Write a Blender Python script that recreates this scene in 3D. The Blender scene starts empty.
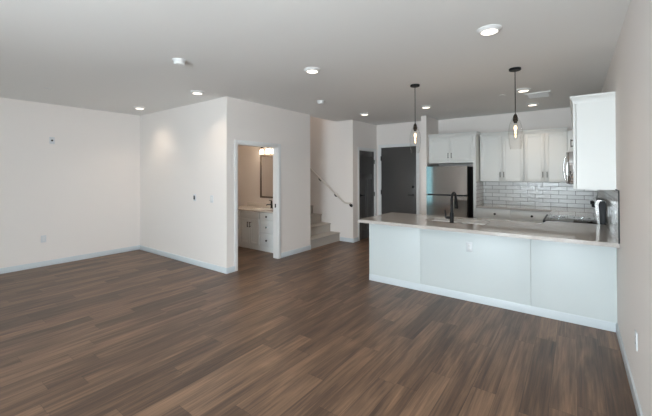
import bpy, bmesh, math, random
from math import pi, sin, cos, radians
from mathutils import Vector, Matrix

# ------------------------------------------------------------------ camera
SC = bpy.context.scene
COL = SC.collection
EYE = 1.5416
YAW, PITCH, ROLL = radians(36.612), radians(.468), radians(.177)
FPX, PPX, PPY = 335.645, 325.917, 170.628
fw = Vector((-sin(YAW), cos(YAW), 0)); rt = Vector((cos(YAW), sin(YAW), 0)); up = Vector((0, 0, 1))
f2 = fw * cos(PITCH) + up * sin(PITCH); u2 = -fw * sin(PITCH) + up * cos(PITCH)
r3 = rt * cos(ROLL) - u2 * sin(ROLL); u3 = rt * sin(ROLL) + u2 * cos(ROLL)
cd = bpy.data.cameras.new('camera'); cam = bpy.data.objects.new('camera', cd); COL.objects.link(cam)
m = Matrix((r3, u3, -f2)).transposed().to_4x4(); m.translation = (0, 0, EYE)
cam.matrix_world = m
cd.sensor_fit = 'HORIZONTAL'; cd.sensor_width = 36.0; cd.lens = FPX / 652 * 36
cd.shift_x = (326 - PPX) / 652; cd.shift_y = (PPY - 208) / 652
cd.clip_start = .02
SC.camera = cam

# ------------------------------------------------------------------ world, exposure
w = bpy.data.worlds.new('daylight'); SC.world = w; w.use_nodes = True
bg = w.node_tree.nodes['Background']
bg.inputs[0].default_value = (.84, .945, 1.0, 1); bg.inputs[1].default_value = 24.0
vs = SC.view_settings
vs.view_transform = 'Standard'; vs.look = 'None'; vs.gamma = 1; vs.exposure = .20; vs.use_curve_mapping = False
LENS_POWER = 2.6         # downlight lens glow
SPOT_W = 27.0            # downlight beam, watts
BULB_POWER = 3.2         # pendant filaments
BULB_W = 1.2
VANITY_POWER = 1.6       # bathroom globes
VANITY_W = 2.8

ul = bpy.data.lights.new('stairwell_fill', 'AREA'); ul.size = .5; ul.energy = 15; ul.color = (1, .93, .85)  # added unseen fill light, brightens the upper stairwell
uo = bpy.data.objects.new('stairwell_fill', ul); COL.objects.link(uo); uo.location = (-6.2, 5.83, 5.2)

# ------------------------------------------------------------------ plan (metres)
C = 2.736                       # ceiling
XR, XA, XB = .317, -4.325, -7.153
YA, YE, YF, YK, YR = 3.248, 6.363, 7.487, 7.606, -2.6
XE, YC, YCI = -3.979, 5.29, 5.17
XCL, XCR, YCOL = -2.59, -2.475, 6.83
YP, XPL = 4.278, -2.402         # peninsula
CT0, CT1 = .864, .902           # countertop underside / top
T = .12

# portals so the daylight through the rear windows is sampled well
WINS = [(-7.1, -6.2, .02, 2.3), (-1.95, -.95, .1, 2.4), (-.85, .2, .1, 2.4)]
for a, b, z0, z1 in WINS:
    ld = bpy.data.lights.new('window_portal', 'AREA'); ld.shape = 'RECTANGLE'; ld.size = b - a; ld.size_y = z1 - z0
    ld.cycles.is_portal = True
    lo = bpy.data.objects.new('window_portal', ld); COL.objects.link(lo)
    lo.location = ((a + b) / 2, YR - .06, (z0 + z1) / 2); lo.rotation_euler = (radians(90), 0, 0)   # -Z looks to +Y

# ------------------------------------------------------------------ materials
def mat(name, col, rough=.5, metal=0.0, bump=0.0, bscale=200, spec=.5, emit=None, power=0, coat=0):
    M = bpy.data.materials.new(name); M.use_nodes = True
    nt = M.node_tree; b = nt.nodes['Principled BSDF']
    b.inputs['Base Color'].default_value = (*col, 1); b.inputs['Roughness'].default_value = rough
    b.inputs['Metallic'].default_value = metal; b.inputs['Specular IOR Level'].default_value = spec
    if coat: b.inputs['Coat Weight'].default_value = coat
    if emit:
        b.inputs['Emission Color'].default_value = (*emit, 1); b.inputs['Emission Strength'].default_value = power
    if bump:
        tc = nt.nodes.new('ShaderNodeTexCoord'); n = nt.nodes.new('ShaderNodeTexNoise'); n.inputs['Scale'].default_value = bscale
        n.inputs['Detail'].default_value = 3
        bp = nt.nodes.new('ShaderNodeBump'); bp.inputs['Strength'].default_value = bump; bp.inputs['Distance'].default_value = .002
        nt.links.new(tc.outputs['Object'], n.inputs['Vector']); nt.links.new(n.outputs['Fac'], bp.inputs['Height'])
        nt.links.new(bp.outputs['Normal'], b.inputs['Normal'])
    return M

WALL = mat('wall_paint', (.86, .808, .772), .7, bump=.12, bscale=260, spec=.3)
CEIL = mat('ceiling_paint', (.88, .87, .85), .85, bump=.15, bscale=180, spec=.2)
TRIM = mat('trim_white', (.81, .81, .805), .4)
BASEB = mat('baseboard_white', (.66, .71, .74), .4)
PLATE = mat('plate_white', (.70, .715, .73), .35)
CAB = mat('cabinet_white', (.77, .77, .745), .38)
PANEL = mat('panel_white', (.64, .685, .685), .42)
PLASTIC = mat('white_plastic', (.82, .82, .81), .35)
SLOT = mat('slot_dark', (.03, .03, .03), .6)
BLACK = mat('matte_black', (.010, .010, .011), .45, spec=.22)
PULL = mat('dark_pull', (.07, .06, .055), .35, .7)
DOORG = mat('door_charcoal', (.078, .074, .072), .28)
GLASSBLK = mat('black_glass', (.01, .01, .012), .06)
CHROME = mat('chrome', (.75, .75, .75), .12, 1)
RAILW = mat('rail_wood', (.70, .64, .58), .45)
BRASS = mat('bronze_socket', (.06, .045, .035), .35, .8)
PORC = mat('porcelain', (.85, .85, .84), .15)
VANTOP = mat('vanity_top', (.78, .74, .69), .15)
VAN = mat('vanity_grey', (.74, .77, .77), .42)
MIRROR = mat('mirror_glass', (.86, .86, .86), .02, 1)
FRAME = mat('frame_pewter', (.16, .13, .11), .4, .6)
LENS = mat('lamp_lens', (.9, .88, .84), .4, emit=(1, .86, .70), power=LENS_POWER)
FIL = mat('filament_glow', (1, .8, .5), .4, emit=(1, .66, .36), power=BULB_POWER)
GLOBE = mat('globe_glow', (.9, .85, .8), .3, emit=(1, .78, .55), power=VANITY_POWER)
SILL = mat('vinyl_frame', (.8, .8, .8), .4)

def glass(name, rough=0.0, tint=(1, 1, 1), mix=.9):
    M = bpy.data.materials.new(name); M.use_nodes = True; nt = M.node_tree
    for n in list(nt.nodes): nt.nodes.remove(n)
    o = nt.nodes.new('ShaderNodeOutputMaterial'); t = nt.nodes.new('ShaderNodeBsdfTransparent'); g = nt.nodes.new('ShaderNodeBsdfGlossy')
    t.inputs[0].default_value = (*tint, 1); g.inputs['Roughness'].default_value = rough
    fr = nt.nodes.new('ShaderNodeLayerWeight'); fr.inputs[0].default_value = .25
    mp = nt.nodes.new('ShaderNodeMath'); mp.operation = 'MULTIPLY'; mp.inputs[1].default_value = mix
    mx = nt.nodes.new('ShaderNodeMixShader')
    pw = nt.nodes.new('ShaderNodeMath'); pw.operation = 'POWER'; pw.inputs[1].default_value = 2.4
    nt.links.new(fr.outputs['Facing'], pw.inputs[0]); nt.links.new(pw.outputs[0], mp.inputs[0]); nt.links.new(mp.outputs[0], mx.inputs[0])
    nt.links.new(t.outputs[0], mx.inputs[1]); nt.links.new(g.outputs[0], mx.inputs[2]); nt.links.new(mx.outputs[0], o.inputs[0])
    return M
GLASS = glass('clear_glass', 0.02, (.985, .98, .975), .9)
DIM_PANE = glass('window_pane_dimmer', 0.0, (.165, .215, .22), .5)  # tint added to tone down this window's reflection in the refrigerator
PANE = glass('window_pane', 0.0, (.98, .99, 1), .5)

def stainless():
    M = mat('stainless', (.50, .495, .49), .2, 1); nt = M.node_tree; b = nt.nodes['Principled BSDF']
    tc = nt.nodes.new('ShaderNodeTexCoord'); mp = nt.nodes.new('ShaderNodeMapping'); mp.inputs['Scale'].default_value = (3, 3, 260)
    n = nt.nodes.new('ShaderNodeTexNoise'); n.inputs['Scale'].default_value = 2
    r = nt.nodes.new('ShaderNodeMapRange'); r.inputs['To Min'].default_value = .07; r.inputs['To Max'].default_value = .12
    nt.links.new(tc.outputs['Object'], mp.inputs[0]); nt.links.new(mp.outputs[0], n.inputs['Vector'])
    nt.links.new(n.outputs['Fac'], r.inputs['Value']); nt.links.new(r.outputs[0], b.inputs['Roughness'])
    return M
STEEL = stainless()

def carpet():
    M = mat('stair_carpet', (.46, .42, .38), .95, bump=.6, bscale=420, spec=.1); nt = M.node_tree; b = nt.nodes['Principled BSDF']
    tc = nt.nodes.new('ShaderNodeTexCoord'); n = nt.nodes.new('ShaderNodeTexNoise'); n.inputs['Scale'].default_value = 160
    cr = nt.nodes.new('ShaderNodeValToRGB'); cr.color_ramp.elements[0].color = (.38, .345, .31, 1); cr.color_ramp.elements[1].color = (.54, .50, .455, 1)
    nt.links.new(tc.outputs['Object'], n.inputs['Vector']); nt.links.new(n.outputs['Fac'], cr.inputs[0]); nt.links.new(cr.outputs[0], b.inputs['Base Color'])
    return M
CARPET = carpet()

def quartz():
    M = mat('quartz', (.70, .66, .63), .035, spec=.75); nt = M.node_tree; b = nt.nodes['Principled BSDF']
    tc = nt.nodes.new('ShaderNodeTexCoord'); n = nt.nodes.new('ShaderNodeTexNoise'); n.inputs['Scale'].default_value = 90; n.inputs['Detail'].default_value = 4
    cr = nt.nodes.new('ShaderNodeValToRGB')
    cr.color_ramp.elements[0].position = .35; cr.color_ramp.elements[0].color = (.47, .435, .405, 1)
    cr.color_ramp.elements[1].position = .65; cr.color_ramp.elements[1].color = (.52, .485, .455, 1)
    nt.links.new(tc.outputs['Object'], n.inputs['Vector']); nt.links.new(n.outputs['Fac'], cr.inputs[0]); nt.links.new(cr.outputs[0], b.inputs['Base Color'])
    return M
QUARTZ = quartz()

def tiles(name, axis):
    # glossy hand-made subway tile; axis = horizontal world axis (0 x, 1 y)
    M = bpy.data.materials.new(name); M.use_nodes = True; nt = M.node_tree; b = nt.nodes['Principled BSDF']; L = nt.links.new
    g = nt.nodes.new('ShaderNodeNewGeometry'); s = nt.nodes.new('ShaderNodeSeparateXYZ'); L(g.outputs['Position'], s.inputs[0])
    cz = nt.nodes.new('ShaderNodeMath'); cz.operation = 'SUBTRACT'; cz.inputs[1].default_value = CT1; L(s.outputs[2], cz.inputs[0])
    c = nt.nodes.new('ShaderNodeCombineXYZ'); L(s.outputs[axis], c.inputs[0]); L(cz.outputs[0], c.inputs[1])
    br = nt.nodes.new('ShaderNodeTexBrick'); L(c.outputs[0], br.inputs['Vector'])
    br.inputs['Scale'].default_value = 1; br.inputs['Brick Width'].default_value = .25; br.inputs['Row Height'].default_value = .076
    br.inputs['Mortar Size'].default_value = .004; br.inputs['Mortar Smooth'].default_value = .15; br.offset = .5
    br.inputs['Color1'].default_value = (.76, .755, .74, 1); br.inputs['Color2'].default_value = (.63, .625, .61, 1); br.inputs['Mortar'].default_value = (.22, .205, .19, 1)
    b.inputs['Specular IOR Level'].default_value = .4
    L(br.outputs['Color'], b.inputs['Base Color'])
    rr = nt.nodes.new('ShaderNodeMapRange'); rr.inputs['To Min'].default_value = .07; rr.inputs['To Max'].default_value = .7; L(br.outputs['Fac'], rr.inputs['Value']); L(rr.outputs[0], b.inputs['Roughness'])
    n = nt.nodes.new('ShaderNodeTexNoise'); n.inputs['Scale'].default_value = 20; n.inputs['Detail'].default_value = 2; L(c.outputs[0], n.inputs['Vector'])
    b1 = nt.nodes.new('ShaderNodeBump'); b1.inputs['Strength'].default_value = 1.0; b1.inputs['Distance'].default_value = .006; L(n.outputs['Fac'], b1.inputs['Height'])
    iv = nt.nodes.new('ShaderNodeMath'); iv.operation = 'SUBTRACT'; iv.inputs[0].default_value = 1; L(br.outputs['Fac'], iv.inputs[1])
    b2 = nt.nodes.new('ShaderNodeBump'); b2.inputs['Strength'].default_value = .8; b2.inputs['Distance'].default_value = .003; L(iv.outputs[0], b2.inputs['Height']); L(b1.outputs[0], b2.inputs['Normal'])
    L(b2.outputs[0], b.inputs['Normal'])
    return M
TILEX = tiles('tile_back', 0); TILEY = tiles('tile_side', 1)

def planks():
    M = bpy.data.materials.new('plank_floor'); M.use_nodes = True; nt = M.node_tree; b = nt.nodes['Principled BSDF']; L = nt.links.new
    def math_(op, a, bv=None):
        n = nt.nodes.new('ShaderNodeMath'); n.operation = op
        for i, v in enumerate((a, bv)):
            if v is None: continue
            if isinstance(v, (int, float)): n.inputs[i].default_value = v
            else: L(v, n.inputs[i])
        return n.outputs[0]
    def comb(x, y, z):
        n = nt.nodes.new('ShaderNodeCombineXYZ')
        for i, v in enumerate((x, y, z)):
            if isinstance(v, (int, float)): n.inputs[i].default_value = v
            else: L(v, n.inputs[i])
        return n.outputs[0]
    def white(vec):
        n = nt.nodes.new('ShaderNodeTexWhiteNoise'); n.noise_dimensions = '3D'; L(vec, n.inputs['Vector']); return n.outputs['Value']
    g = nt.nodes.new('ShaderNodeNewGeometry'); s = nt.nodes.new('ShaderNodeSeparateXYZ'); L(g.outputs['Position'], s.inputs[0])
    X, Y = s.outputs[0], s.outputs[1]
    Wd, Ln = .152, 1.22
    u = math_('DIVIDE', X, Wd); row = math_('FLOOR', u); fu = math_('SUBTRACT', u, row)
    off = white(comb(row, 3.7, 1.1))
    v = math_('ADD', math_('DIVIDE', Y, Ln), math_('MULTIPLY', off, 5.0)); colm = math_('FLOOR', v); fv = math_('SUBTRACT', v, colm)
    rid = white(comb(row, colm, .5)); rid2 = white(comb(row, colm, 9.5))
    # grain, stretched along the plank, shifted per plank
    gv = comb(math_('ADD', math_('MULTIPLY', X, 52), math_('MULTIPLY', rid, 90)), math_('ADD', math_('MULTIPLY', Y, 1.6), math_('MULTIPLY', rid2, 40)), rid)
    n1 = nt.nodes.new('ShaderNodeTexNoise'); n1.inputs['Scale'].default_value = 1; n1.inputs['Detail'].default_value = 8; n1.inputs['Roughness'].default_value = .68; n1.inputs['Distortion'].default_value = .6; L(gv, n1.inputs['Vector'])
    gv2 = comb(math_('ADD', math_('MULTIPLY', X, 9), math_('MULTIPLY', rid2, 50)), math_('ADD', math_('MULTIPLY', Y, 1.1), math_('MULTIPLY', rid, 60)), rid2)
    n2 = nt.nodes.new('ShaderNodeTexNoise'); n2.inputs['Scale'].default_value = 1; n2.inputs['Detail'].default_value = 3; n2.inputs['Distortion'].default_value = 1.2; L(gv2, n2.inputs['Vector'])
    t = math_('ADD', math_('MULTIPLY', n1.outputs['Fac'], .62), math_('ADD', math_('MULTIPLY', n2.outputs['Fac'], .46), math_('MULTIPLY', rid, .14)))
    cr = nt.nodes.new('ShaderNodeValToRGB'); e = cr.color_ramp.elements
    e[0].position = .385; e[0].color = (.040, .024, .016, 1); e[1].position = .83; e[1].color = (.30, .180, .110, 1)
    e2 = cr.color_ramp.elements.new(.575); e2.color = (.112, .066, .043, 1)
    L(t, cr.inputs[0])
    # seams
    du = math_('MULTIPLY', math_('MINIMUM', fu, math_('SUBTRACT', 1.0, fu)), Wd); dv = math_('MULTIPLY', math_('MINIMUM', fv, math_('SUBTRACT', 1.0, fv)), Ln)
    d = math_('MINIMUM', du, dv)
    sm = nt.nodes.new('ShaderNodeMapRange'); sm.inputs['From Min'].default_value = .0004; sm.inputs['From Max'].default_value = .0022; sm.inputs['To Min'].default_value = .45; sm.inputs['To Max'].default_value = 1; L(d, sm.inputs['Value'])
    mx = nt.nodes.new('ShaderNodeMix'); mx.data_type = 'RGBA'; mx.blend_type = 'MULTIPLY'; mx.inputs['Factor'].default_value = 1
    L(cr.outputs[0], mx.inputs[6]); gc = comb(sm.outputs[0], sm.outputs[0], sm.outputs[0]); L(gc, mx.inputs[7]); L(mx.outputs[2], b.inputs['Base Color'])
    rr = nt.nodes.new('ShaderNodeMapRange'); rr.inputs['To Min'].default_value = .33; rr.inputs['To Max'].default_value = .47; L(n1.outputs['Fac'], rr.inputs['Value']); L(rr.outputs[0], b.inputs['Roughness'])
    bp = nt.nodes.new('ShaderNodeBump'); bp.inputs['Strength'].default_value = .25; bp.inputs['Distance'].default_value = .0015
    L(math_('ADD', n1.outputs['Fac'], math_('MULTIPLY', sm.outputs[0], 1.0)), bp.inputs['Height']); L(bp.outputs[0], b.inputs['Normal'])
    b.inputs['Specular IOR Level'].default_value = .45
    return M
FLOOR = planks()

# ------------------------------------------------------------------ mesh helpers
class MB:
    def __init__(s): s.bm = bmesh.new()
    def box(s, x0, x1, y0, y1, z0, z1, bev=0, seg=2):
        t = bmesh.new(); bmesh.ops.create_cube(t, size=1)
        for v in t.verts:
            v.co = Vector(((x0 + x1) / 2 + v.co.x * abs(x1 - x0), (y0 + y1) / 2 + v.co.y * abs(y1 - y0), (z0 + z1) / 2 + v.co.z * abs(z1 - z0)))
        if bev: bmesh.ops.bevel(t, geom=t.edges[:], offset=bev, segments=seg, affect='EDGES', profile=.5)
        s.add(t); return s
    def add(s, t):
        me = bpy.data.meshes.new('t'); t.to_mesh(me); t.free(); s.bm.from_mesh(me); bpy.data.meshes.remove(me)
    def fbox(s, face, p, a0, a1, b0, b1, n0, n1, bev=0):
        # box on a wall plane: a along the wall, b up, n outward from plane p
        if face == '-y': return s.box(a0, a1, p - n1, p - n0, b0, b1, bev)
        if face == '+y': return s.box(a0, a1, p + n0, p + n1, b0, b1, bev)
        if face == '-x': return s.box(p - n1, p - n0, a0, a1, b0, b1, bev)
        if face == '+x': return s.box(p + n0, p + n1, a0, a1, b0, b1, bev)
        if face == '-z': return s.box(a0, a1, b0, b1, p - n1, p - n0, bev)
    def shaker(s, face, p, a0, a1, b0, b1, th=.02, st=.058, rec=.009):
        e = .0012
        s.fbox(face, p, a0 + st - .004, a1 - st + .004, b0 + st - .004, b1 - st + .004, 0, th - rec)
        s.fbox(face, p, a0, a0 + st, b0, b1, 0, th, e); s.fbox(face, p, a1 - st, a1, b0, b1, 0, th, e)
        s.fbox(face, p, a0 + st, a1 - st, b0, b0 + st, 0, th, e); s.fbox(face, p, a0 + st, a1 - st, b1 - st, b1, 0, th, e)
        return s
    def lathe(s, prof, c, axis='z', seg=32, cap=True):
        # prof: list of (radius, t) with t along axis from c
        rings = []
        ax = {'z': Vector((0, 0, 1)), 'x': Vector((1, 0, 0)), 'y': Vector((0, 1, 0)), '-x': Vector((-1, 0, 0)), '-y': Vector((0, -1, 0)), '-z': Vector((0, 0, -1))}[axis]
        a = ax.orthogonal().normalized(); b = ax.cross(a)
        for r, t in prof:
            if r < 1e-6: rings.append([s.bm.verts.new(Vector(c) + ax * t)])
            else: rings.append([s.bm.verts.new(Vector(c) + ax * t + (a * cos(2 * pi * k / seg) + b * sin(2 * pi * k / seg)) * r) for k in range(seg)])
        for A, B in zip(rings, rings[1:]):
            for k in range(seg):
                k2 = (k + 1) % seg
                if len(A) == 1 and len(B) > 1: s.bm.faces.new((A[0], B[k], B[k2]))
                elif len(B) == 1 and len(A) > 1: s.bm.faces.new((A[k], A[k2], B[0]))
                elif len(A) > 1: s.bm.faces.new((A[k], A[k2], B[k2], B[k]))
        if cap:
            for R in (rings[0], rings[-1]):
                if len(R) > 1: s.bm.faces.new(R)
        return s
    def tube(s, pts, r, seg=12):
        pts = [Vector(p) for p in pts]; rings = []; n = None
        for i, p in enumerate(pts):
            d = (pts[min(i + 1, len(pts) - 1)] - pts[max(i - 1, 0)]).normalized()
            n = d.orthogonal().normalized() if n is None else (n - d * n.dot(d)).normalized()
            b = d.cross(n); rr = r[i] if isinstance(r, (list, tuple)) else r
            rings.append([s.bm.verts.new(p + (n * cos(2 * pi * k / seg) + b * sin(2 * pi * k / seg)) * rr) for k in range(seg)])
        for A, B in zip(rings, rings[1:]):
            for k in range(seg): s.bm.faces.new((A[k], A[(k + 1) % seg], B[(k + 1) % seg], B[k]))
        s.bm.faces.new(rings[0]); s.bm.faces.new(rings[-1]); return s
    def sweep(s, path, prof):
        # path: horizontal polyline [(x,y)], prof: closed list of (offset to the right of travel, z)
        P = [Vector((x, y)) for x, y in path]; rings = []
        for i, p in enumerate(P):
            ds = []
            if i > 0: ds.append((P[i] - P[i - 1]).normalized())
            if i < len(P) - 1: ds.append((P[i + 1] - P[i]).normalized())
            ns = [Vector((d.y, -d.x)) for d in ds]
            nn = ns[0] if len(ns) == 1 else (ns[0] + ns[1]) / (1 + ns[0].dot(ns[1]))
            rings.append([s.bm.verts.new((p.x + nn.x * o, p.y + nn.y * o, z)) for o, z in prof])
        k = len(prof)
        for A, B in zip(rings, rings[1:]):
            for j in range(k): s.bm.faces.new((A[j], A[(j + 1) % k], B[(j + 1) % k], B[j]))
        s.bm.faces.new(rings[0]); s.bm.faces.new(rings[-1]); return s
    def prism(s, axis, a0, a1, pts):
        # polygon pts in the other two axes, extruded along axis
        def P(t, q): return (t, q[0], q[1]) if axis == 'x' else ((q[0], t, q[1]) if axis == 'y' else (q[0], q[1], t))
        A = [s.bm.verts.new(P(a0, q)) for q in pts]; B = [s.bm.verts.new(P(a1, q)) for q in pts]
        n = len(pts)
        for j in range(n): s.bm.faces.new((A[j], A[(j + 1) % n], B[(j + 1) % n], B[j]))
        s.bm.faces.new(A); s.bm.faces.new(B); return s
    def cells(s, xs, ys, filled, lo, hi, axis='z'):
        # slab made of grid cells; axis = thickness axis; filled(i,j) -> bool
        cache = {}
        def V(i, j, t):
            k = (i, j, t)
            if k not in cache:
                a, b, h = xs[i], ys[j], (lo, hi)[t]
                cache[k] = s.bm.verts.new((a, b, h) if axis == 'z' else ((a, h, b) if axis == 'y' else (h, a, b)))
            return cache[k]
        nx, ny = len(xs) - 1, len(ys) - 1
        F = lambda i, j: 0 <= i < nx and 0 <= j < ny and filled(i, j)
        for i in range(nx):
            for j in range(ny):
                if not F(i, j): continue
                for t in (0, 1): s.bm.faces.new((V(i, j, t), V(i + 1, j, t), V(i + 1, j + 1, t), V(i, j + 1, t)))
                if not F(i - 1, j): s.bm.faces.new((V(i, j, 0), V(i, j + 1, 0), V(i, j + 1, 1), V(i, j, 1)))
                if not F(i + 1, j): s.bm.faces.new((V(i + 1, j, 0), V(i + 1, j + 1, 0), V(i + 1, j + 1, 1), V(i + 1, j, 1)))
                if not F(i, j - 1): s.bm.faces.new((V(i, j, 0), V(i + 1, j, 0), V(i + 1, j, 1), V(i, j, 1)))
                if not F(i, j + 1): s.bm.faces.new((V(i, j + 1, 0), V(i + 1, j + 1, 0), V(i + 1, j + 1, 1), V(i, j + 1, 1)))
        return s
    def build(s, name, material, parent=None, loc=None, smooth=True):
        if parent is not None:
            top = parent
            while top.parent: top = top.parent
            o0 = top.location.copy()
        else: o0 = Vector(loc) if loc else Vector((0, 0, 0))
        bmesh.ops.recalc_face_normals(s.bm, faces=s.bm.faces[:])
        for v in s.bm.verts: v.co -= o0
        me = bpy.data.meshes.new(name); s.bm.to_mesh(me); s.bm.free()
        if smooth:
            for p in me.polygons: p.use_smooth = True
            me.set_sharp_from_angle(angle=radians(32))
        me.materials.append(material)
        o = bpy.data.objects.new(name, me); COL.objects.link(o)
        if parent is not None: o.parent = parent
        else: o.location = o0
        return o

def tag(o, label, cat, group=None):
    o['label'] = label; o['category'] = cat
    if group: o['group'] = group
    return o
def thing(name, label, cat, loc, group=None):
    o = bpy.data.objects.new(name, None); COL.objects.link(o); o.location = loc; o.empty_display_size = .1
    return tag(o, label, cat, group)
def lamp(name, kind, loc, watts, color, par, radius=.05, angle=None):
    l = bpy.data.lights.new(name, kind); l.energy = watts; l.color = color; l.shadow_soft_size = radius
    if angle: l.spot_size = radians(angle); l.spot_blend = 1.0
    o = bpy.data.objects.new(name, l); COL.objects.link(o); o.parent = par
    o.location = Vector(loc) - par.location
    return o
def struct(o): o['kind'] = 'structure'; return o
def dup(root, loc, label):
    def cp(o, par):
        c = o.copy(); COL.objects.link(c)
        if par: c.parent = par
        for ch in o.children: cp(ch, c)
        return c
    r = cp(root, None); r.location = loc; r['label'] = label
    return r

# ------------------------------------------------------------------ room shell
XW = -8.3                                                     # far end of the stairwell
struct(MB().box(XW - .2, XR + T, YR - T, YK + T, -.12, 0).build('floor', FLOOR))
# ceiling with the stairwell opening
xs = [XW - .2, XA - .115, XR + T]; ys = [YR - T, YC - .05, YE + .05, YK + T]
struct(MB().cells(xs, ys, lambda i, j: not (i == 0 and j == 1), C, C + .3).build('ceiling', CEIL))
struct(MB().box(XR, XR + T, YR - T, YK + T, 0, C).build('wall_right', WALL))
struct(MB().box(XB - T, XB, YR - T, YA + T, 0, C).build('wall_left', WALL))
# rear wall behind the viewer, with its windows
xs = sorted({XB, XR} | {q for a in WINS for q in a[:2]}); zs = sorted({0, C} | {q for a in WINS for q in a[2:]})
def rear(i, j):
    x, z = (xs[i] + xs[i + 1]) / 2, (zs[j] + zs[j + 1]) / 2
    return not any(a < x < b and c < z < d for a, b, c, d in WINS)
struct(MB().cells(xs, zs, rear, YR - T, YR, 'y').build('wall_rear', WALL))
for n, (a, b, z0, z1) in enumerate(WINS):
    r = struct(thing('window_%d' % (n + 1), 'x', 'window', ((a + b) / 2, YR - .06, z0)))
    del r['label']; del r['category']
    f = MB(); mid = (a + b) / 2
    for q in ((a, a + .06), (b - .06, b), (mid - .03, mid + .03)): f.box(q[0], q[1], YR - .1, YR - .04, z0, z1, .004)
    for q in ((z0, z0 + .06), (z1 - .06, z1)): f.box(a, b, YR - .098, YR - .042, q[0], q[1], .004)
    f.build('window_frame', SILL, r)
    MB().box(a + .05, b - .05, YR - .073, YR - .067, z0 + .05, z1 - .05).build('window_pane', DIM_PANE if n == 0 else PANE, r)
# wall with the thermostat (front of the bathroom), door wall, bathroom back wall
struct(MB().box(XB, XA - T, YA, YA + T, 0, C).build('wall_front', WALL))
DY0, DY1, DH = 3.451, 4.372, 2.022
ysd = [YA, DY0, DY1, YC]; zsd = [0, DH, C]
struct(MB().cells(ysd, zsd, lambda i, j: not (i == 1 and j == 0), XA - T, XA, 'x').build('wall_bathroom', WALL))
struct(MB().box(XW, XA - T, YCI, YC, 0, 5.3).build('wall_partition', WALL))
struct(MB().box(-6.75, -6.63, YA + T, YCI, 0, C).build('wall_bathroom_left', WALL))
# stair wall, closet wall, entry wall, column wall, kitchen wall
CY0, CY1, CH = 6.628, 7.376, 2.085                           # closet door
struct(MB().cells([XW, XA - .115, XE - T], [0, C, 5.3], lambda i, j: not (i == 1 and j == 1), YE, YE + T, 'y').build('wall_stair', WALL))
struct(MB().cells([YE, CY0, CY1, YF + T], [0, CH, C], lambda i, j: not (i == 1 and j == 0), XE - T, XE, 'x').build('wall_closet', WALL))
EX0, EX1, EH = -3.875, -2.945, 2.185                         # entry door
struct(MB().cells([XE, EX0, EX1, XCL], [0, EH, C], lambda i, j: not (i == 1 and j == 0), YF, YF + T, 'y').build('wall_entry', WALL))
struct(MB().box(XCL, XCR, YCOL, YK, 0, C).build('wall_column', WALL))
struct(MB().box(XCL, XR, YK, YK + T, 0, C).build('wall_back', WALL))
# upper stairwell
struct(MB().box(XA - .115, XA, YC - T, YE + T, C + .3, 5.3).build('wall_stairwell_east', WALL))
struct(MB().box(XW - .2, XW, YC - T, YE + T, 0, 5.3).build('wall_stairwell_west', WALL))
struct(MB().box(XW - .2, XA, YC - T, YE + T, 5.3, 5.4).build('ceiling_stairwell', CEIL))

# baseboards
BH, BT = .088, .014
def base(name, *runs):
    b = MB()
    for face, p, a0, a1 in runs: b.fbox(face, p, a0, a1, 0, BH, 0, BT, .003)
    struct(b.build(name, BASEB))
base('baseboard_right', ('-x', XR, YR, YP))
base('baseboard_left', ('+x', XB, YR, YA))
base('baseboard_front', ('-y', YA, XB + BT, XA + BT))
base('baseboard_bathroom', ('+x', XA, YA, DY0 - .058), ('+x', XA, DY1 + .058, YC))
base('baseboard_stair', ('-y', YE, XA - .0, XE))
base('baseboard_closet', ('+x', XE, YE - BT, CY0 - .058), ('+x', XE, CY1 + .058, YF))
base('baseboard_entry', ('-y', YF, XE + BT, EX0 - .058), ('-y', YF, EX1 + .058, XCL))
base('baseboard_column', ('-y', YCOL, XCL - BT, XCR + .0), ('-x', XCL, YCOL, YF - BT))
base('baseboard_rear', ('+y', YR, XB + BT, XR - BT))
# door casings and jambs
def casing(name, face, p, a0, a1, h, depth):
    b = MB(); cw = .057
    b.fbox(face, p, a0 - cw, a0, 0, h + cw, 0, .013, .003); b.fbox(face, p, a1, a1 + cw, 0, h + cw, 0, .013, .003)
    b.fbox(face, p, a0, a1, h, h + cw, 0, .013, .003)
    b.fbox(face, p, a0 - .001, a0 + .014, 0, h, -depth, .0); b.fbox(face, p, a1 - .014, a1 + .001, 0, h, -depth, .0)
    b.fbox(face, p, a0 + .014, a1 - .014, h - .014, h + .001, -depth, .0)
    return struct(b.build(name, TRIM))
tr = casing('trim_1', '+x', XA, DY0, DY1, DH, T)
MB().box(XA - .075, XA - .045, DY1 - .0165, DY1 - .013, .92, .99).build('strike_plate', BLACK, tr)
casing('trim_2', '+x', XE, CY0, CY1, CH, T)
casing('trim_3', '-y', YF, EX0, EX1, EH, T)

# closet door: charcoal craftsman door, hinges on the right
a0, a1 = CY0 + .016, CY1 - .016
d = MB(); face, p = '+x', XE - .05
d.fbox(face, p, a0, a1, .001, CH - .016, 0, .026)
st = .105
d.fbox(face, p, a0, a0 + st, .001, CH - .016, .026, .04, .002); d.fbox(face, p, a1 - st, a1, .001, CH - .016, .026, .04, .002)
for z0, z1 in ((.001, .22), (1.40, 1.52), (CH - .136, CH - .016)): d.fbox(face, p, a0 + st, a1 - st, z0, z1, .026, .04, .002)
mid = (a0 + a1) / 2
d.fbox(face, p, mid - .05, mid + .05, .22, 1.40, .026, .04, .002)
door1 = struct(d.build('door_1', DOORG, loc=(XE - .05, mid, 0)))
def lever(face, p, a, z, dirn, par):
    c = {'+x': (p, a, z), '-y': (a, p, z)}[face]; ax = {'+x': 'x', '-y': '-y'}[face]
    h = MB().lathe([(.028, 0), (.028, .008), (.011, .010), (.011, .045), (.0001, .046)], c, ax, 20)
    h.fbox(face, p, min(a, a + dirn * .11), max(a, a + dirn * .11), z - .009, z + .009, .036, .052, .004)
    return h.build('door_handle', BLACK, par)
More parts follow.
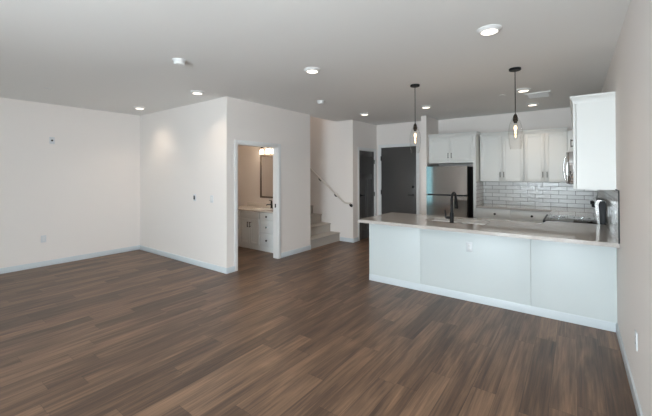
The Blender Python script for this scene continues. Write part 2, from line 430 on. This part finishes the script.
lever('+x', XE - .01, a0 + .06, 1.03, 1, door1)
for z in (.25, 1.03, 1.82):
    MB().lathe([(.009, 0), (.009, .10)], (XE - .002, CY1 - .012, z - .05), 'z', 10).build('hinge', BLACK, door1)
# entry door: plain charcoal slab, hinges on the left
a0, a1 = EX0 + .016, EX1 - .016
d = MB().box(a0, a1, YF + .012, YF + .056, .001, EH - .016, .002)
door2 = struct(d.build('door_2', DOORG, loc=((a0 + a1) / 2, YF + .03, 0)))
lever('-y', YF + .012, a1 - .075, 1.03, -1, door2)
MB().lathe([(.030, 0), (.030, .012), (.014, .014), (.014, .03), (.0001, .031)], (a1 - .075, YF + .012, 1.22), '-y', 20).build('deadbolt', BLACK, door2)
for z in (.25, 1.075, 1.905):
    MB().lathe([(.010, 0), (.010, .11)], (EX0 + .012, YF + .002, z - .055), 'z', 10).build('hinge', BLACK, door2)

# ------------------------------------------------------------------ stairs and handrail
st = thing('staircase', 'beige carpeted staircase rising to the left behind the bathroom wall', 'stairs', (XA - .017, (YC + YE) / 2, 0))
X0, TR, RS = XA - .017, .262, .191
for k in range(12):
    x = X0 - TR * k; z = RS * (k + 1)
    b = MB().prism('y', YC + .002, YE - .002, [(x, z - RS), (x, z - .028), (x + .018, z - .022), (x + .024, z - .010), (x + .018, z - .001), (x, z), (x - TR, z), (x - TR, z - RS)])
    b.build('step', CARPET, st)
hr = thing('handrail', 'pale wooden handrail on black brackets sloping down the stair wall', 'handrail', (-4.0, YE, .87))
yr = YE - .07
MB().tube([(-3.998, yr, .874), (-4.10, yr, .874), (-4.14, yr, .878), (-4.18, yr, .897), (-4.43, yr, 1.09), (-5.12, yr, 1.637), (-7.0, yr, 3.05)], .0195, 14).build('rail', RAILW, hr)
for x, z in ((-4.02, .85), (-4.43, 1.065), (-4.88, 1.42), (-5.75, 2.09)):
    b = MB().lathe([(.036, 0), (.036, .008), (.0001, .009)], (x, YE, z - .03), '-y', 16)
    b.tube([(x, YE - .004, z - .03), (x, YE - .05, z - .03), (x, yr, z - .012), (x, yr, z + .006)], .012, 8)
    b.build('rail_bracket', BLACK, hr)

# ------------------------------------------------------------------ bathroom
VY, VX0, VX1 = 4.62, -6.10, XA - T - .01
v = thing('bathroom_vanity', 'pale grey vanity with cream top and black knobs seen through the bathroom doorway', 'vanity', (-5.3, VY, 0))
b = MB()
for q0, q1 in ((VX0, VX0 + .02), (-5.68, -5.665), (-5.095, -5.08), (VX1 - .02, VX1)): b.box(q0, q1, VY + .004, YCI - .004, .085, .774)
b.box(VX0, VX1, VY + .004, YCI - .004, .085, .10).box(VX0, VX1, YCI - .016, YCI - .004, .10, .774).box(VX0, VX1, VY, VY + .016, .085, .62).box(VX0, VX1, VY + .003, VY + .018, 0, .085)
b.build('body', VAN, v)
def knob(p, face, par, r=.019, col=BLACK):
    ax = face
    return MB().lathe([(.006, 0), (.006, .014), (r, .017), (r, .026), (r * .7, .030), (.0001, .031)], p, ax, 16).build('knob', col, par)
def bar(face, p, a, z, L, par, vert=True, m=PULL, r=.0055):
    h = MB()
    if vert:
        h.fbox(face, p, a - r, a + r, z - L / 2, z + L / 2, .024, .024 + 2 * r, .002)
        for q in (-.38, .38): h.fbox(face, p, a - r * .8, a + r * .8, z + q * L - r, z + q * L + r, 0, .026)
    return h.build('handle', m, par)
for a, b in ((-6.09, -5.69), (-5.065, VX1 - .02)):
    for z0, z1 in ((.62, .765), (.36, .61), (.10, .35)):
        o = MB().fbox('-y', VY, a, b, z0, z1, 0, .018, .002).build('drawer', VAN, v)
        knob(((-4.868 if a > -5.5 else (a + b) / 2), VY - .018, (z0 + z1) / 2), '-y', o)
MB().fbox('-y', VY, -5.66, -5.10, .62, .765, 0, .018, .002).build('false_drawer_front', VAN, v)
for a, b, hx in ((-5.66, -5.382, -5.415), (-5.378, -5.10, -5.345)):
    o = MB().shaker('-y', VY, a, b, .10, .61, .018, .05).build('door', VAN, v)
    bar('-y', VY - .018, hx, .50, .11, o, m=BLACK)
BX, BY = -5.25, 4.87
xs = [VX0, BX - .22, BX + .22, VX1]; ys = [VY - .02, BY - .14, BY + .14, YCI - .003]
MB().cells(xs, ys, lambda i, j: not (i == 1 and j == 1), .775, .80).box(VX0, VX1, YCI - .018, YCI - .003, .80, .88, .002).build('countertop', VANTOP, v)
b = MB()
N = 7
grid = [[None] * (N + 1) for _ in range(N + 1)]
for i in range(N + 1):
    for j in range(N + 1):
        q, r = -1 + 2 * i / N, -1 + 2 * j / N
        grid[i][j] = b.bm.verts.new((BX + .22 * q, BY + .14 * r, .795 - .13 * (1 - q ** 4) * (1 - r ** 4)))
for i in range(N):
    for j in range(N): b.bm.faces.new((grid[i][j], grid[i + 1][j], grid[i + 1][j + 1], grid[i][j + 1]))
b.build('basin', PORC, [q for q in v.children if q.name.startswith('countertop')][0])
f = thing('bathroom_faucet', 'small black single lever faucet on the cream vanity top', 'faucet', (-5.23, 5.08, .801))
MB().lathe([(.026, 0), (.026, .008), (.021, .012), (.019, .13), (.017, .155), (.0001, .158)], (-5.23, 5.08, .80), 'z', 20).build('body', BLACK, f)
MB().tube([(-5.23, 5.08, .875), (-5.25, 4.99, .885), (-5.255, 4.955, .872)], .012, 12).build('spout', BLACK, f)
MB().box(-5.30, -5.225, 5.068, 5.092, .958, .972, .004).build('lever', BLACK, f)
mr = thing('bathroom_mirror', 'rectangular pewter framed mirror above the bathroom vanity', 'mirror', (-5.25, YCI, 1.005))
mx0, mx1, mz0, mz1 = -5.66, -4.84, 1.005, 1.955
fr = MB()
for q in ((mx0, mx0 + .035), (mx1 - .035, mx1)): fr.box(q[0], q[1], YCI - .028, YCI, mz0, mz1, .004)
for q in ((mz0, mz0 + .035), (mz1 - .035, mz1)): fr.box(mx0 + .03, mx1 - .03, YCI - .028, YCI, q[0], q[1], .004)
fr.build('mirror_frame', FRAME, mr)
MB().box(mx0 + .03, mx1 - .03, YCI - .014, YCI - .004, mz0 + .03, mz1 - .03).build('mirror_glass', MIRROR, mr)
vl = thing('vanity_light', 'glowing vanity light bar with glass shades above the bathroom mirror', 'lamp', (-5.25, YCI, 2.06))
MB().box(-5.62, -4.88, YCI - .025, YCI, 2.12, 2.18, .004).build('back_plate', BLACK, vl)
for x in (-5.53, -5.34, -5.16, -4.97):
    MB().tube([(x, YCI - .02, 2.15), (x, YCI - .085, 2.15), (x, YCI - .09, 2.11)], .01, 10).lathe([(.024, 0), (.024, .04)], (x, YCI - .09, 2.085), 'z', 16).build('arm', BLACK, vl)
    MB().lathe([(.026, .0), (.045, -.03), (.052, -.09), (.048, -.115), (.0001, -.118)], (x, YCI - .09, 2.085), 'z', 20).build('shade', GLOBE, vl)
    lamp('shade_light', 'POINT', (x, YCI - .16, 2.0), VANITY_W, (1, .80, .60), vl, .04)

# ------------------------------------------------------------------ kitchen: peninsula
KX = -.32                                                     # front of the right-hand run
PB = 4.95                                                     # kitchen side of the peninsula
pn = thing('kitchen_peninsula', 'long white panelled peninsula base with grey-blue toe board', 'cabinet', ((XPL + XR) / 2, YP, 0))
b = MB()
for q0, q1 in ((XPL + .004, XPL + .022), (-1.69, -1.672), (-.888, -.87), (XR - .02, XR - .002)): b.box(q0, q1, YP + .03, PB - .02, .0, CT0 - .001)
b.box(XPL + .004, XR - .002, YP + .018, YP + .03, 0, CT0 - .001).box(XPL + .004, XR - .002, PB - .02, PB, .10, CT0 - .001).box(XPL + .022, XR - .02, YP + .03, PB - .02, .10, .118)
b.build('body', CAB, pn)
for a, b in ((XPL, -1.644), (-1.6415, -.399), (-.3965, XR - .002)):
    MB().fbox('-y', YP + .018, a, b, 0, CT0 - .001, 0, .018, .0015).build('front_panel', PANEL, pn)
MB().fbox('-y', YP, XPL, XR - .002, 0, BH, 0, .006, .001).build('toe_board', BASEB, pn)
# countertop with the sink cut-out, one slab running into the right-hand leg
SX0, SX1, SY0, SY1 = -1.655, -.905, 4.475, 4.86
RY0, RY1 = 5.35, 6.11                                         # range
xs = [XPL - .018, SX0, SX1, KX, XR - .001]; ys = [3.995, SY0, SY1, 5.055, RY0 - .003]
def topA(i, j):
    if i == 1 and j == 1: return False
    return j < 3 or i == 3
a = MB().cells(xs, ys, topA, CT0, CT1)
bmesh.ops.remove_doubles(a.bm, verts=a.bm.verts[:], dist=1e-5)
tag(a.build('countertop', QUARTZ, loc=(-1, 4.5, CT0)), 'long pale quartz countertop on the peninsula around the sink', 'countertop')
b = MB().cells([XCR + .93, KX, XR - .001], [RY1 + .003, 6.955, YK], lambda i, j: i == 1 or j == 1, CT0, CT1)
tag(b.build('countertop', QUARTZ, loc=(-.6, 7.2, CT0)), 'pale quartz countertop along the tiled back wall beyond the range', 'countertop')
# right-hand leg base units
r = thing('base_cabinet', 'narrow white base cabinet between the peninsula and the range', 'cabinet', (0, 5.15, 0))
MB().box(KX + .04, XR - .001, PB + .001, RY0 - .003, 0, CT0 - .001).build('body', CAB, r)
MB().fbox('-x', KX + .04, PB + .01, RY0 - .01, .11, CT0 - .012, 0, .02, .002).build('door', CAB, r)
# sink
s = thing('kitchen_sink', 'double bowl undermount sink set into the peninsula countertop', 'sink', ((SX0 + SX1) / 2, SY0, .68))
md = (SX0 + SX1) / 2
for x0, x1 in ((SX0 - .004, md - .012), (md + .012, SX1 + .004)):
    b = MB(); y0, y1, zb, zt = SY0 - .004, SY1 + .004, .69, CT0 - .001
    b.cells([x0, x0 + .004, x1 - .004, x1], [y0, y0 + .004, y1 - .004, y1], lambda i, j: not (i == 1 and j == 1), zb, zt if x0 < -5 else zt)
    b.box(x0, x1, y0, y1, zb - .004, zb)
    b.lathe([(.045, .0), (.045, .004), (.03, .002), (.0001, .002)], ((x0 + x1) / 2, (y0 + y1) / 2, zb), 'z', 20)
    b.build('bowl', PORC, s)
MB().box(md - .012, md + .012, SY0 - .004, SY1 + .004, .70, CT0 - .03, .003).build('divider', PORC, s)
# faucet
FX, FY = -1.277, 4.425
f = thing('kitchen_faucet', 'tall matte black gooseneck faucet beside the kitchen sink', 'faucet', (FX, FY, CT1))
MB().lathe([(.029, 0), (.029, .006), (.025, .010), (.025, .12), (.018, .138)], (FX, FY, CT1), 'z', 24).build('base', BLACK, f)
pts = [(FX, FY, CT1 + .12), (FX, FY, 1.18)] + [(FX, FY + .095 - .095 * cos(q), 1.185 + .098 * sin(q)) for q in [pi * k / 14 for k in range(15)]] + [(FX, FY + .192, 1.175)]
MB().tube(pts, .016, 14).build('gooseneck', BLACK, f)
MB().tube([(FX, FY + .191, 1.18), (FX, FY + .194, 1.16), (FX, FY + .20, 1.08), (FX, FY + .201, 1.07)], [.018, .021, .024, .022], 16).build('spray_head', BLACK, f)
MB().tube([(FX - .018, FY, CT1 + .065), (FX - .075, FY, CT1 + .065)], .018, 12).tube([(FX - .075, FY, CT1 + .06), (FX - .078, FY - .005, CT1 + .10), (FX - .082, FY - .012, CT1 + .165)], [.014, .010, .008], 10).build('lever', BLACK, f)

# ------------------------------------------------------------------ range and microwave
g = thing('kitchen_range', 'stainless range with black glass cooktop and rear control panel', 'range', (0, RY0, 0))
gx = -.345
MB().box(gx + .03, XR - .012, RY0, RY1, .02, .885, .003).build('body', STEEL, g)
MB().box(gx, XR - .012, RY0 - .002, RY1 + .002, .885, .899).box(gx - .012, gx + .012, RY0 - .002, RY1 + .002, .874, .908, .004).build('top_frame', BLACK, g)
ct = MB().box(gx + .012, XR - .10, RY0 + .006, RY1 - .006, .899, .908, .002).build('cooktop', GLASSBLK, g)
for x, y, r in ((-.19, 5.55, .10), (-.19, 5.92, .075), (.07, 5.55, .075), (.07, 5.92, .10)):
    MB().lathe([(r, 0), (r, .0006), (r - .004, .0006), (r - .004, 0)], (x, y, .9081), 'z', 32, cap=False).build('burner_ring', CHROME, ct)
od = MB().fbox('-x', gx + .03, RY0 + .01, RY1 - .01, .22, .82, 0, .035, .006).build('oven_door', STEEL, g)
MB().fbox('-x', gx - .005, RY0 + .10, RY1 - .10, .32, .66, 0, .003).build('oven_window', GLASSBLK, od)
MB().tube([(gx - .05, RY0 + .06, .765), (gx - .05, RY1 - .06, .765)], .012, 12).box(gx - .05, gx, RY0 + .07, RY0 + .09, .755, .775).box(gx - .05, gx, RY1 - .09, RY1 - .07, .755, .775).build('oven_handle', STEEL, od)
MB().fbox('-x', gx + .03, RY0 + .01, RY1 - .01, .04, .205, 0, .03, .006).build('warming_drawer', STEEL, g)
bgd = MB().prism('y', RY0 + .002, RY1 - .002, [(XR - .078, .899), (XR - .022, .899), (XR - .022, 1.19), (XR - .074, 1.19), (XR - .090, 1.15)]).build('control_panel', BLACK, g)
MB().prism('y', RY0 + .006, RY1 - .006, [(XR - .105, .908), (XR - .077, .908), (XR - .089, 1.150), (XR - .074, 1.188), (XR - .105, 1.188), (XR - .124, 1.147)]).box(XR - .105, XR - .022, RY0, RY1, 1.188, 1.20, .002).build('panel_face', STEEL, bgd)
MB().fbox('-x', XR - .116, 5.64, 5.82, 1.08, 1.14, 0, .006).build('display', GLASSBLK, bgd)
for y in (5.42, 5.52, 5.92, 6.02):
    MB().lathe([(.024, 0), (.024, .012), (.020, .034), (.0001, .036)], (XR - .118, y, 1.125), '-x', 20).build('knob', BLACK, bgd)
mw = thing('microwave', 'stainless over-range microwave with curved bar handle under white cabinet', 'microwave', (.1, RY0, 1.39))
mx = -.07
MB().box(mx, XR - .001, RY0 + .002, RY1 - .002, 1.392, 1.812, .004).build('body', STEEL, mw)
MB().fbox('-x', mx, RY0 + .004, RY1 - .004, 1.40, 1.806, 0, .024, .005).build('door', STEEL, mw)
MB().fbox('-x', mx - .024, RY0 + .20, RY1 - .14, 1.47, 1.74, 0, .002).build('door_window', GLASSBLK, mw)
MB().tube([(mx - .02, 6.0, 1.41), (mx - .05, 6.0, 1.45), (mx - .063, 6.0, 1.54), (mx - .066, 6.0, 1.605), (mx - .063, 6.0, 1.67), (mx - .05, 6.0, 1.755), (mx - .02, 6.0, 1.795)], .011, 12).build('handle', STEEL, mw)

# ------------------------------------------------------------------ wall cabinets
CROWN = [(0, 2.262), (.006, 2.262), (.012, 2.285), (.036, 2.318), (.044, 2.322), (.044, 2.337), (0, 2.337)]
UB, UT, UY = 1.372, 2.28, YK - .31                            # bottom, top, front of back uppers (boxes)
def upper(label, x0, x1, sp, group='white wall cabinets on the back wall', crown_to=None):
    u = thing('wall_cabinet', label, 'cabinet', ((x0 + x1) / 2, UY, UB), group)
    MB().box(x0 + .0005, x1 - .0005, UY, YK - .001, UB, UT).build('body', CAB, u)
    for a, b, hx in ((x0 + .003, sp - .002, sp - .032), (sp + .002, x1 - .003, sp + .032)):
        d = MB().shaker('-y', UY, a, b, UB + .002, UT - .02).build('door', CAB, u)
        bar('-y', UY - .02, hx, UB + .135, .105, d)
    MB().sweep([(crown_to or x1, UY - .018), (x0, UY - .018)], [(-o, z) for o, z in CROWN]).build('crown', CAB, u)
    return u
upper('white two-door wall cabinet next to the refrigerator, over the back counter', -1.54, -.776, -1.142)
upper('white two-door wall cabinet in the back corner, beside the microwave', -.774, -.105, -.442, crown_to=-.0)
# right-hand uppers
EY = 4.272
CRR = [(-.65 * o, z - .016) for o, z in CROWN]
u = thing('wall_cabinet', 'white wall cabinet on the right wall with plain end panel facing the room', 'cabinet', (.15, 4.8, UB))
MB().box(0.012, XR - .001, EY, RY0 - .002, UB, UT).build('body', CAB, u)
for a, b, hy in ((EY + .003, 4.808, 4.775), (4.812, RY0 - .005, 4.845)):
    d = MB().shaker('-x', .008, a, b, UB + .002, UT - .02, .024).build('door', CAB, u)
    bar('-x', -.016, hy, UB + .135, .105, d)
MB().sweep([(XR - .001, EY), (-.012, EY), (-.012, RY0 - .002)], CRR).build('crown', CAB, u)
u = thing('wall_cabinet', 'short white wall cabinet directly above the microwave', 'cabinet', (.15, 5.7, 1.815))
MB().box(.012, XR - .001, RY0, RY1, 1.815, UT).build('body', CAB, u)
for a, b, hy in ((RY0 + .003, 5.728, 5.69), (5.732, RY1 - .003, 5.77)):
    d = MB().shaker('-x', .008, a, b, 1.817, UT - .02, .024).build('door', CAB, u)
    bar('-x', -.016, hy, 1.945, .105, d)
MB().sweep([(-.012, RY0), (-.012, RY1)], CRR).build('crown', CAB, u)
u = thing('wall_cabinet', 'white corner wall cabinet behind the microwave on the right wall', 'cabinet', (.15, 6.8, UB))
MB().box(.012, XR - .001, RY1 + .002, YK - .001, UB, UT).box(-.1045, .012, UY + .001, YK - .001, UB, UT).build('body', CAB, u)
d = MB().shaker('-x', .008, RY1 + .005, 6.75, UB + .002, UT - .02, .024).build('door', CAB, u)
MB().box(-.1045, .008, UY - .004, UY + .002, UB, UT).box(-.012, .012, 6.753, UY - .002, UB, UT).build('filler', CAB, u)
MB().sweep([(-.012, RY1 + .002), (-.012, UY - .063)], CRR).build('crown', CAB, u)

# refrigerator surround
FYF = 6.985
fc = thing('refrigerator_cabinet', 'tall white refrigerator surround with two-door cabinet on top', 'cabinet', (-2.0, FYF, 0))
px0, px1 = -1.604, -1.556
MB().box(px0, px1, FYF, YK - .001, 0, UT).build('side_panel', CAB, fc)
MB().box(XCR + .001, px0, FYF + .004, YK - .001, 1.745, UT).box(XCR + .001, px0, FYF, FYF + .02, 1.745, 1.785).build('body', CAB, fc)
for a, b, hx in ((XCR + .003, -2.042, -2.072), (-2.038, px0 - .003, -2.008)):
    d = MB().shaker('-y', FYF + .004, a, b, 1.787, UT - .02).build('door', CAB, fc)
    bar('-y', FYF - .016, hx, 1.895, .105, d)
CR2 = [(-o, z + .008) for o, z in CROWN]
MB().sweep([(px1, UY - .066), (px1, FYF - .014), (XCR + .001, FYF - .014)], CR2).build('crown', CAB, fc)
# refrigerator
fx0, fx1, fy = -2.462, -1.672, 6.775
rf = thing('refrigerator', 'stainless top-freezer refrigerator inside the white surround', 'refrigerator', ((fx0 + fx1) / 2, fy, 0))
MB().box(fx0 + .004, fx1 - .002, fy + .07, YK - .04, .03, 1.67, .004).box(fx0 + .03, fx1 - .03, fy + .10, YK - .06, 0, .03).build('body', BLACK, rf)
def fdoor(z0, z1, name):
    pts = [(fx0, fy + .066), (fx0, fy + .016)] + [(fx0 + (fx1 - fx0) * k / 24, fy + .008 * (2 * k / 24 - 1) ** 2) for k in range(25)] + [(fx1, fy + .066)]
    pts = [pts[0]] + pts[2:]
    return MB().prism('z', z0, z1, pts).build(name, STEEL, rf)
fdoor(1.118, 1.672, 'freezer_door')
lo = fdoor(.06, 1.088, 'lower_door')
MB().box(fx0 + .05, fx1 - .004, fy + .02, fy + .07, 1.088, 1.118).build('pocket_grip', BLACK, rf)
MB().box(fx0 + .02, fx0 + .10, fy + .03, fy + .10, 1.674, 1.69, .003).build('hinge_cover', BLACK, rf)
MB().box(fx0 + .06, fx1 - .02, fy + .09, YK - .05, .005, .06).build('kick_grille', BLACK, rf)

# back run base units
for lab, a, b in (('white base cabinet with black knob beside the refrigerator', px1 + .001, -.970), ('white base cabinet with black knob next to the back corner', -.968, KX + .038)):
    u = thing('base_cabinet', lab, 'cabinet', ((a + b) / 2, 6.99, 0))
    MB().box(a, b, 7.0, YK - .001, .10, CT0 - .001).box(a, b, 7.06, YK - .001, 0, .10).build('body', CAB, u)
    d = MB().fbox('-y', 7.0, a + .012, b - .004, .70, .852, 0, .02, .002).build('drawer', CAB, u)
    knob(((a + b) / 2 + (.04 if a < -1 else 0), 6.98, .768), '-y', d, .020)
    mdl = (a + b) / 2
    for q0, q1, hx in ((a + .012, mdl - .002, mdl - .035), (mdl + .002, b - .004, mdl + .035)):
        o = MB().shaker('-y', 7.0, q0, q1, .115, .69).build('door', CAB, u); knob((hx, 6.98, .62), '-y', o)
u = thing('base_cabinet', 'white corner base cabinet behind the range on the right wall', 'cabinet', (0, 6.8, 0))
MB().box(KX + .04, XR - .001, RY1 + .003, YK - .001, 0, CT0 - .001).build('body', CAB, u)
o = MB().fbox('-x', KX + .04, RY1 + .01, 6.97, .11, .855, 0, .02, .002).build('door', CAB, u)

# backsplash
b = MB().box(px1 + .009, XR - .009, YK - .009, YK, CT1, UB - .001)
tag(b.build('tile_backsplash', TILEX, loc=(-.6, YK, CT1)), 'glossy white subway tile backsplash along the back wall', 'backsplash')
b = MB().cells([3.995, EY + .001, RY0 - .03, RY0 + .0, RY1, YK - .0095], [CT1, UB - .001], lambda i, j: True, XR - .009, XR, 'x')
bs = tag(b.build('tile_backsplash', TILEY, loc=(XR, 5.8, CT1)), 'glossy white subway tile backsplash on the right wall behind the range', 'backsplash')
MB().box(XR - .011, XR, 3.985, 3.995, CT1, UB, .001).box(XR - .011, XR, 3.995, EY - .001, UB - .001, UB + .008, .001).build('edge_trim', SLOT, bs)
b = MB().box(px1, px1 + .009, FYF + .02, YK - .0001, CT1, UB - .001)
tag(b.build('tile_backsplash', TILEY, loc=(px1, 7.3, CT1)), 'narrow tiled side splash on the refrigerator surround', 'backsplash')

# ------------------------------------------------------------------ wall plates
def outlet(label, face, p, a, z, name='wall_outlet', cat='outlet', group=None, kind='outlet'):
    c = {'-y': (a, p, z), '-x': (p, a, z), '+x': (p, a, z)}[face]
    o = thing(name, label, cat, c, group)
    MB().fbox(face, p, a - .036, a + .036, z - .058, z + .058, 0, .008, .003).build('cover_plate', PLATE, o)
    if kind == 'outlet':
        for dz in (-.02, .02):
            q = MB().fbox(face, p, a - .017, a + .017, z + dz - .0145, z + dz + .0145, .005, .0085, .003).build('receptacle', PLASTIC, o)
            MB().fbox(face, p, a - .008, a - .006, z + dz - .004, z + dz + .006, .008, .009).fbox(face, p, a + .006, a + .008, z + dz - .004, z + dz + .006, .008, .009).build('slots', SLOT, q)
    elif kind == 'switch':
        MB().fbox(face, p, a - .016, a + .016, z - .032, z + .032, .005, .010, .003).build('rocker', PLASTIC, o)
    elif kind == 'cable':
        MB().lathe([(.016, 0), (.016, .006), (.006, .007), (.006, .016), (.0001, .016)], (p + .005, a, z), 'x', 16).build('connector', PULL, o)
    elif kind == 'thermostat':
        MB().fbox(face, p, a - .030, a + .012, z - .034, z + .034, .005, .012, .002).build('dark_insert', SLOT, o)
    return o
outlet('white outlet on the peninsula front panel, below the sink', '-y', YP, -1.029, .65)
outlet('white outlet low on the left wall', '+x', XB, 1.695, .46)
outlet('white outlet low on the right wall in front of the peninsula', '-x', XR, 2.99, .44)
outlet('white outlet on the right tile backsplash nearest the room', '-x', XR - .009, 4.5, 1.085)
outlet('white outlet on the right tile backsplash closest to the range', '-x', XR - .009, 5.12, 1.085)
outlet('small white cable plate high on the left wall', '+x', XB, 1.804, 2.116, 'cable_plate', 'wall plate', kind='cable')
outlet('white plate with a dark insert at eye height on the wall left of the bathroom', '-y', YA, -5.182, 1.139, 'thermostat_plate', 'wall plate', kind='thermostat')
outlet('plain white light switch near the bathroom corner', '-y', YA, -4.701, 1.134, 'light_switch', 'switch', kind='switch')

# ------------------------------------------------------------------ ceiling fixtures
def ceil_thing(name, label, cat, x, y, group=None): return thing(name, label, cat, (x, y, C), group)
dl = ceil_thing('downlight', 'lit round downlight nearest the viewer, above the peninsula front', 'downlight', -.565, 3.044, 'round ceiling downlights')
MB().lathe([(.094, 0), (.094, -.006), (.088, -.010), (.068, -.026), (.064, -.026), (.064, -.001)], (-.565, 3.044, C), 'z', 40, cap=False).build('trim_ring', PLASTIC, dl)
MB().lathe([(.0001, -.020), (.0645, -.020), (.0645, -.024), (.0001, -.025)], (-.565, 3.044, C), 'z', 40, cap=False).build('lens', LENS, dl)
lamp('downlight_beam', 'SPOT', (-.565, 3.044, C - .03), SPOT_W, (1, .81, .63), dl, .06, 125)
for x, y, lab in ((-2.42, 3.001, 'lit round downlight in the middle of the living room ceiling'),
                  (-4.416, 2.808, 'lit round downlight just left of the bathroom wall corner'),
                  (-6.265, 2.836, 'lit round downlight in the far left corner of the ceiling'),
                  (-3.378, 5.852, 'lit round downlight in front of the charcoal closet door'),
                  (-2.138, 5.889, 'lit round downlight in front of the refrigerator'),
                  (-.588, 5.548, 'lit round downlight beside the ceiling vent, nearer the room'),
                  (-.589, 6.81, 'lit round downlight beyond the ceiling vent, near the back cabinets')):
    dup(dl, (x, y, C), lab)
sd = ceil_thing('smoke_detector', 'larger white smoke detector on the living room ceiling, nearer the viewer', 'smoke detector', -3.332, 1.908, 'smoke detectors')
MB().lathe([(.0001, 0), (.068, 0), (.070, -.010), (.066, -.014)], (-3.332, 1.908, C), 'z', 36, cap=False).build('mounting_base', PLASTIC, sd)
MB().lathe([(.060, -.012), (.060, -.020), (.055, -.024), (.055, -.030), (.058, -.033), (.050, -.048), (.02, -.053), (.0001, -.053)], (-3.332, 1.908, C), 'z', 36, cap=False).build('housing', PLASTIC, sd)
dup(sd, (-3.36, 4.389, C), 'smaller looking white smoke detector near the stairs, farther from the viewer')
vt = ceil_thing('ceiling_vent', 'white rectangular ceiling vent above the kitchen', 'vent', -.445, 6.05)
b = MB(); x0, x1, y0, y1 = -.61, -.28, 5.86, 6.24
b.cells([x0, x0 + .035, x1 - .035, x1], [y0, y0 + .035, y1 - .035, y1], lambda i, j: not (i == 1 and j == 1), C - .014, C)
b.build('vent_frame', PLASTIC, vt)
sl = MB()
for k in range(12):
    y = y0 + .045 + k * (y1 - y0 - .09) / 11
    sl.prism('x', x0 + .034, x1 - .034, [(y - .012, C - .004), (y + .010, C - .020), (y + .012, C - .018), (y - .010, C - .002)])
sl.build('louvers', PLASTIC, vt)
MB().box(x0 + .03, x1 - .03, y0 + .03, y1 - .03, C - .0015, C).build('duct_opening', SLOT, vt)
b = MB().lathe([(.0001, 0), (.045, 0), (.045, -.004), (.042, -.006), (.0001, -.006)], (-5.865, 1.43, C), 'z', 28)
tag(b.build('sprinkler_cover', PLASTIC, loc=(-5.865, 1.43, C)), 'flat white sprinkler cover on the ceiling near the left wall', 'sprinkler cover')
b = MB().lathe([(.0001, 0), (.045, 0), (.045, -.004), (.042, -.006), (.0001, -.006)], (-.894, 5.75, C), 'z', 28)
tag(b.build('sprinkler_cover', CEIL, loc=(-.894, 5.75, C)), 'faint round sprinkler cover on the kitchen ceiling beyond the right pendant', 'sprinkler cover')

# pendants
def pendant(x, y, label):
    p = thing('pendant_light', label, 'pendant lamp', (x, y, C), 'glass pendants over the peninsula')
    MB().lathe([(.0001, 0), (.062, 0), (.062, -.020), (.056, -.024), (.0001, -.024)], (x, y, C), 'z', 32).build('canopy', BLACK, p)
    MB().tube([(x, y, C - .02), (x, y, 2.19)], .0045, 10).build('rod', BLACK, p)
    MB().lathe([(.008, 2.215), (.020, 2.195), (.026, 2.165), (.026, 2.13), (.018, 2.128), (.018, 2.11), (.0001, 2.11)], (x, y, 0), 'z', 24).build('socket', BRASS, p)
    prof = [(.027, 2.172), (.040, 2.150), (.055, 2.115), (.067, 2.07), (.0735, 2.02), (.0745, 1.98), (.072, 1.93), (.066, 1.88), (.058, 1.835), (.054, 1.812)]
    inner = [(r - .003, z) for r, z in prof[::-1]]
    MB().lathe(prof + inner, (x, y, 0), 'z', 40, cap=False).build('glass_shade', GLASS, p)
    b = MB().lathe([(.012, 2.112), (.014, 2.095), (.022, 2.06), (.026, 2.02), (.024, 1.97), (.018, 1.93), (.0001, 1.912)], (x, y, 0), 'z', 24, cap=False).build('bulb', GLASS, p)
    MB().lathe([(.0001, 2.085), (.010, 2.078), (.0165, 2.06), (.0165, 2.045), (.010, 2.028), (.004, 2.018), (.006, 2.012), (.0105, 2.0), (.006, 1.988), (.003, 1.978), (.005, 1.97), (.008, 1.96), (.005, 1.948), (.0001, 1.942)], (x, y, 0), 'z', 20, cap=False).build('filament_glare', FIL, b)  # filament swollen into glowing beads that stand for bulb glare and reflections
    lamp('bulb_light', 'POINT', (x, y, 1.99), BULB_W, (1, .72, .42), p, .02)
    return p
p1 = pendant(-1.735, 4.364, 'clear glass pendant over the peninsula sink side, farther left')
dup(p1, (-.546, 4.372, C), 'clear glass pendant hanging nearer the right wall, above the peninsula')
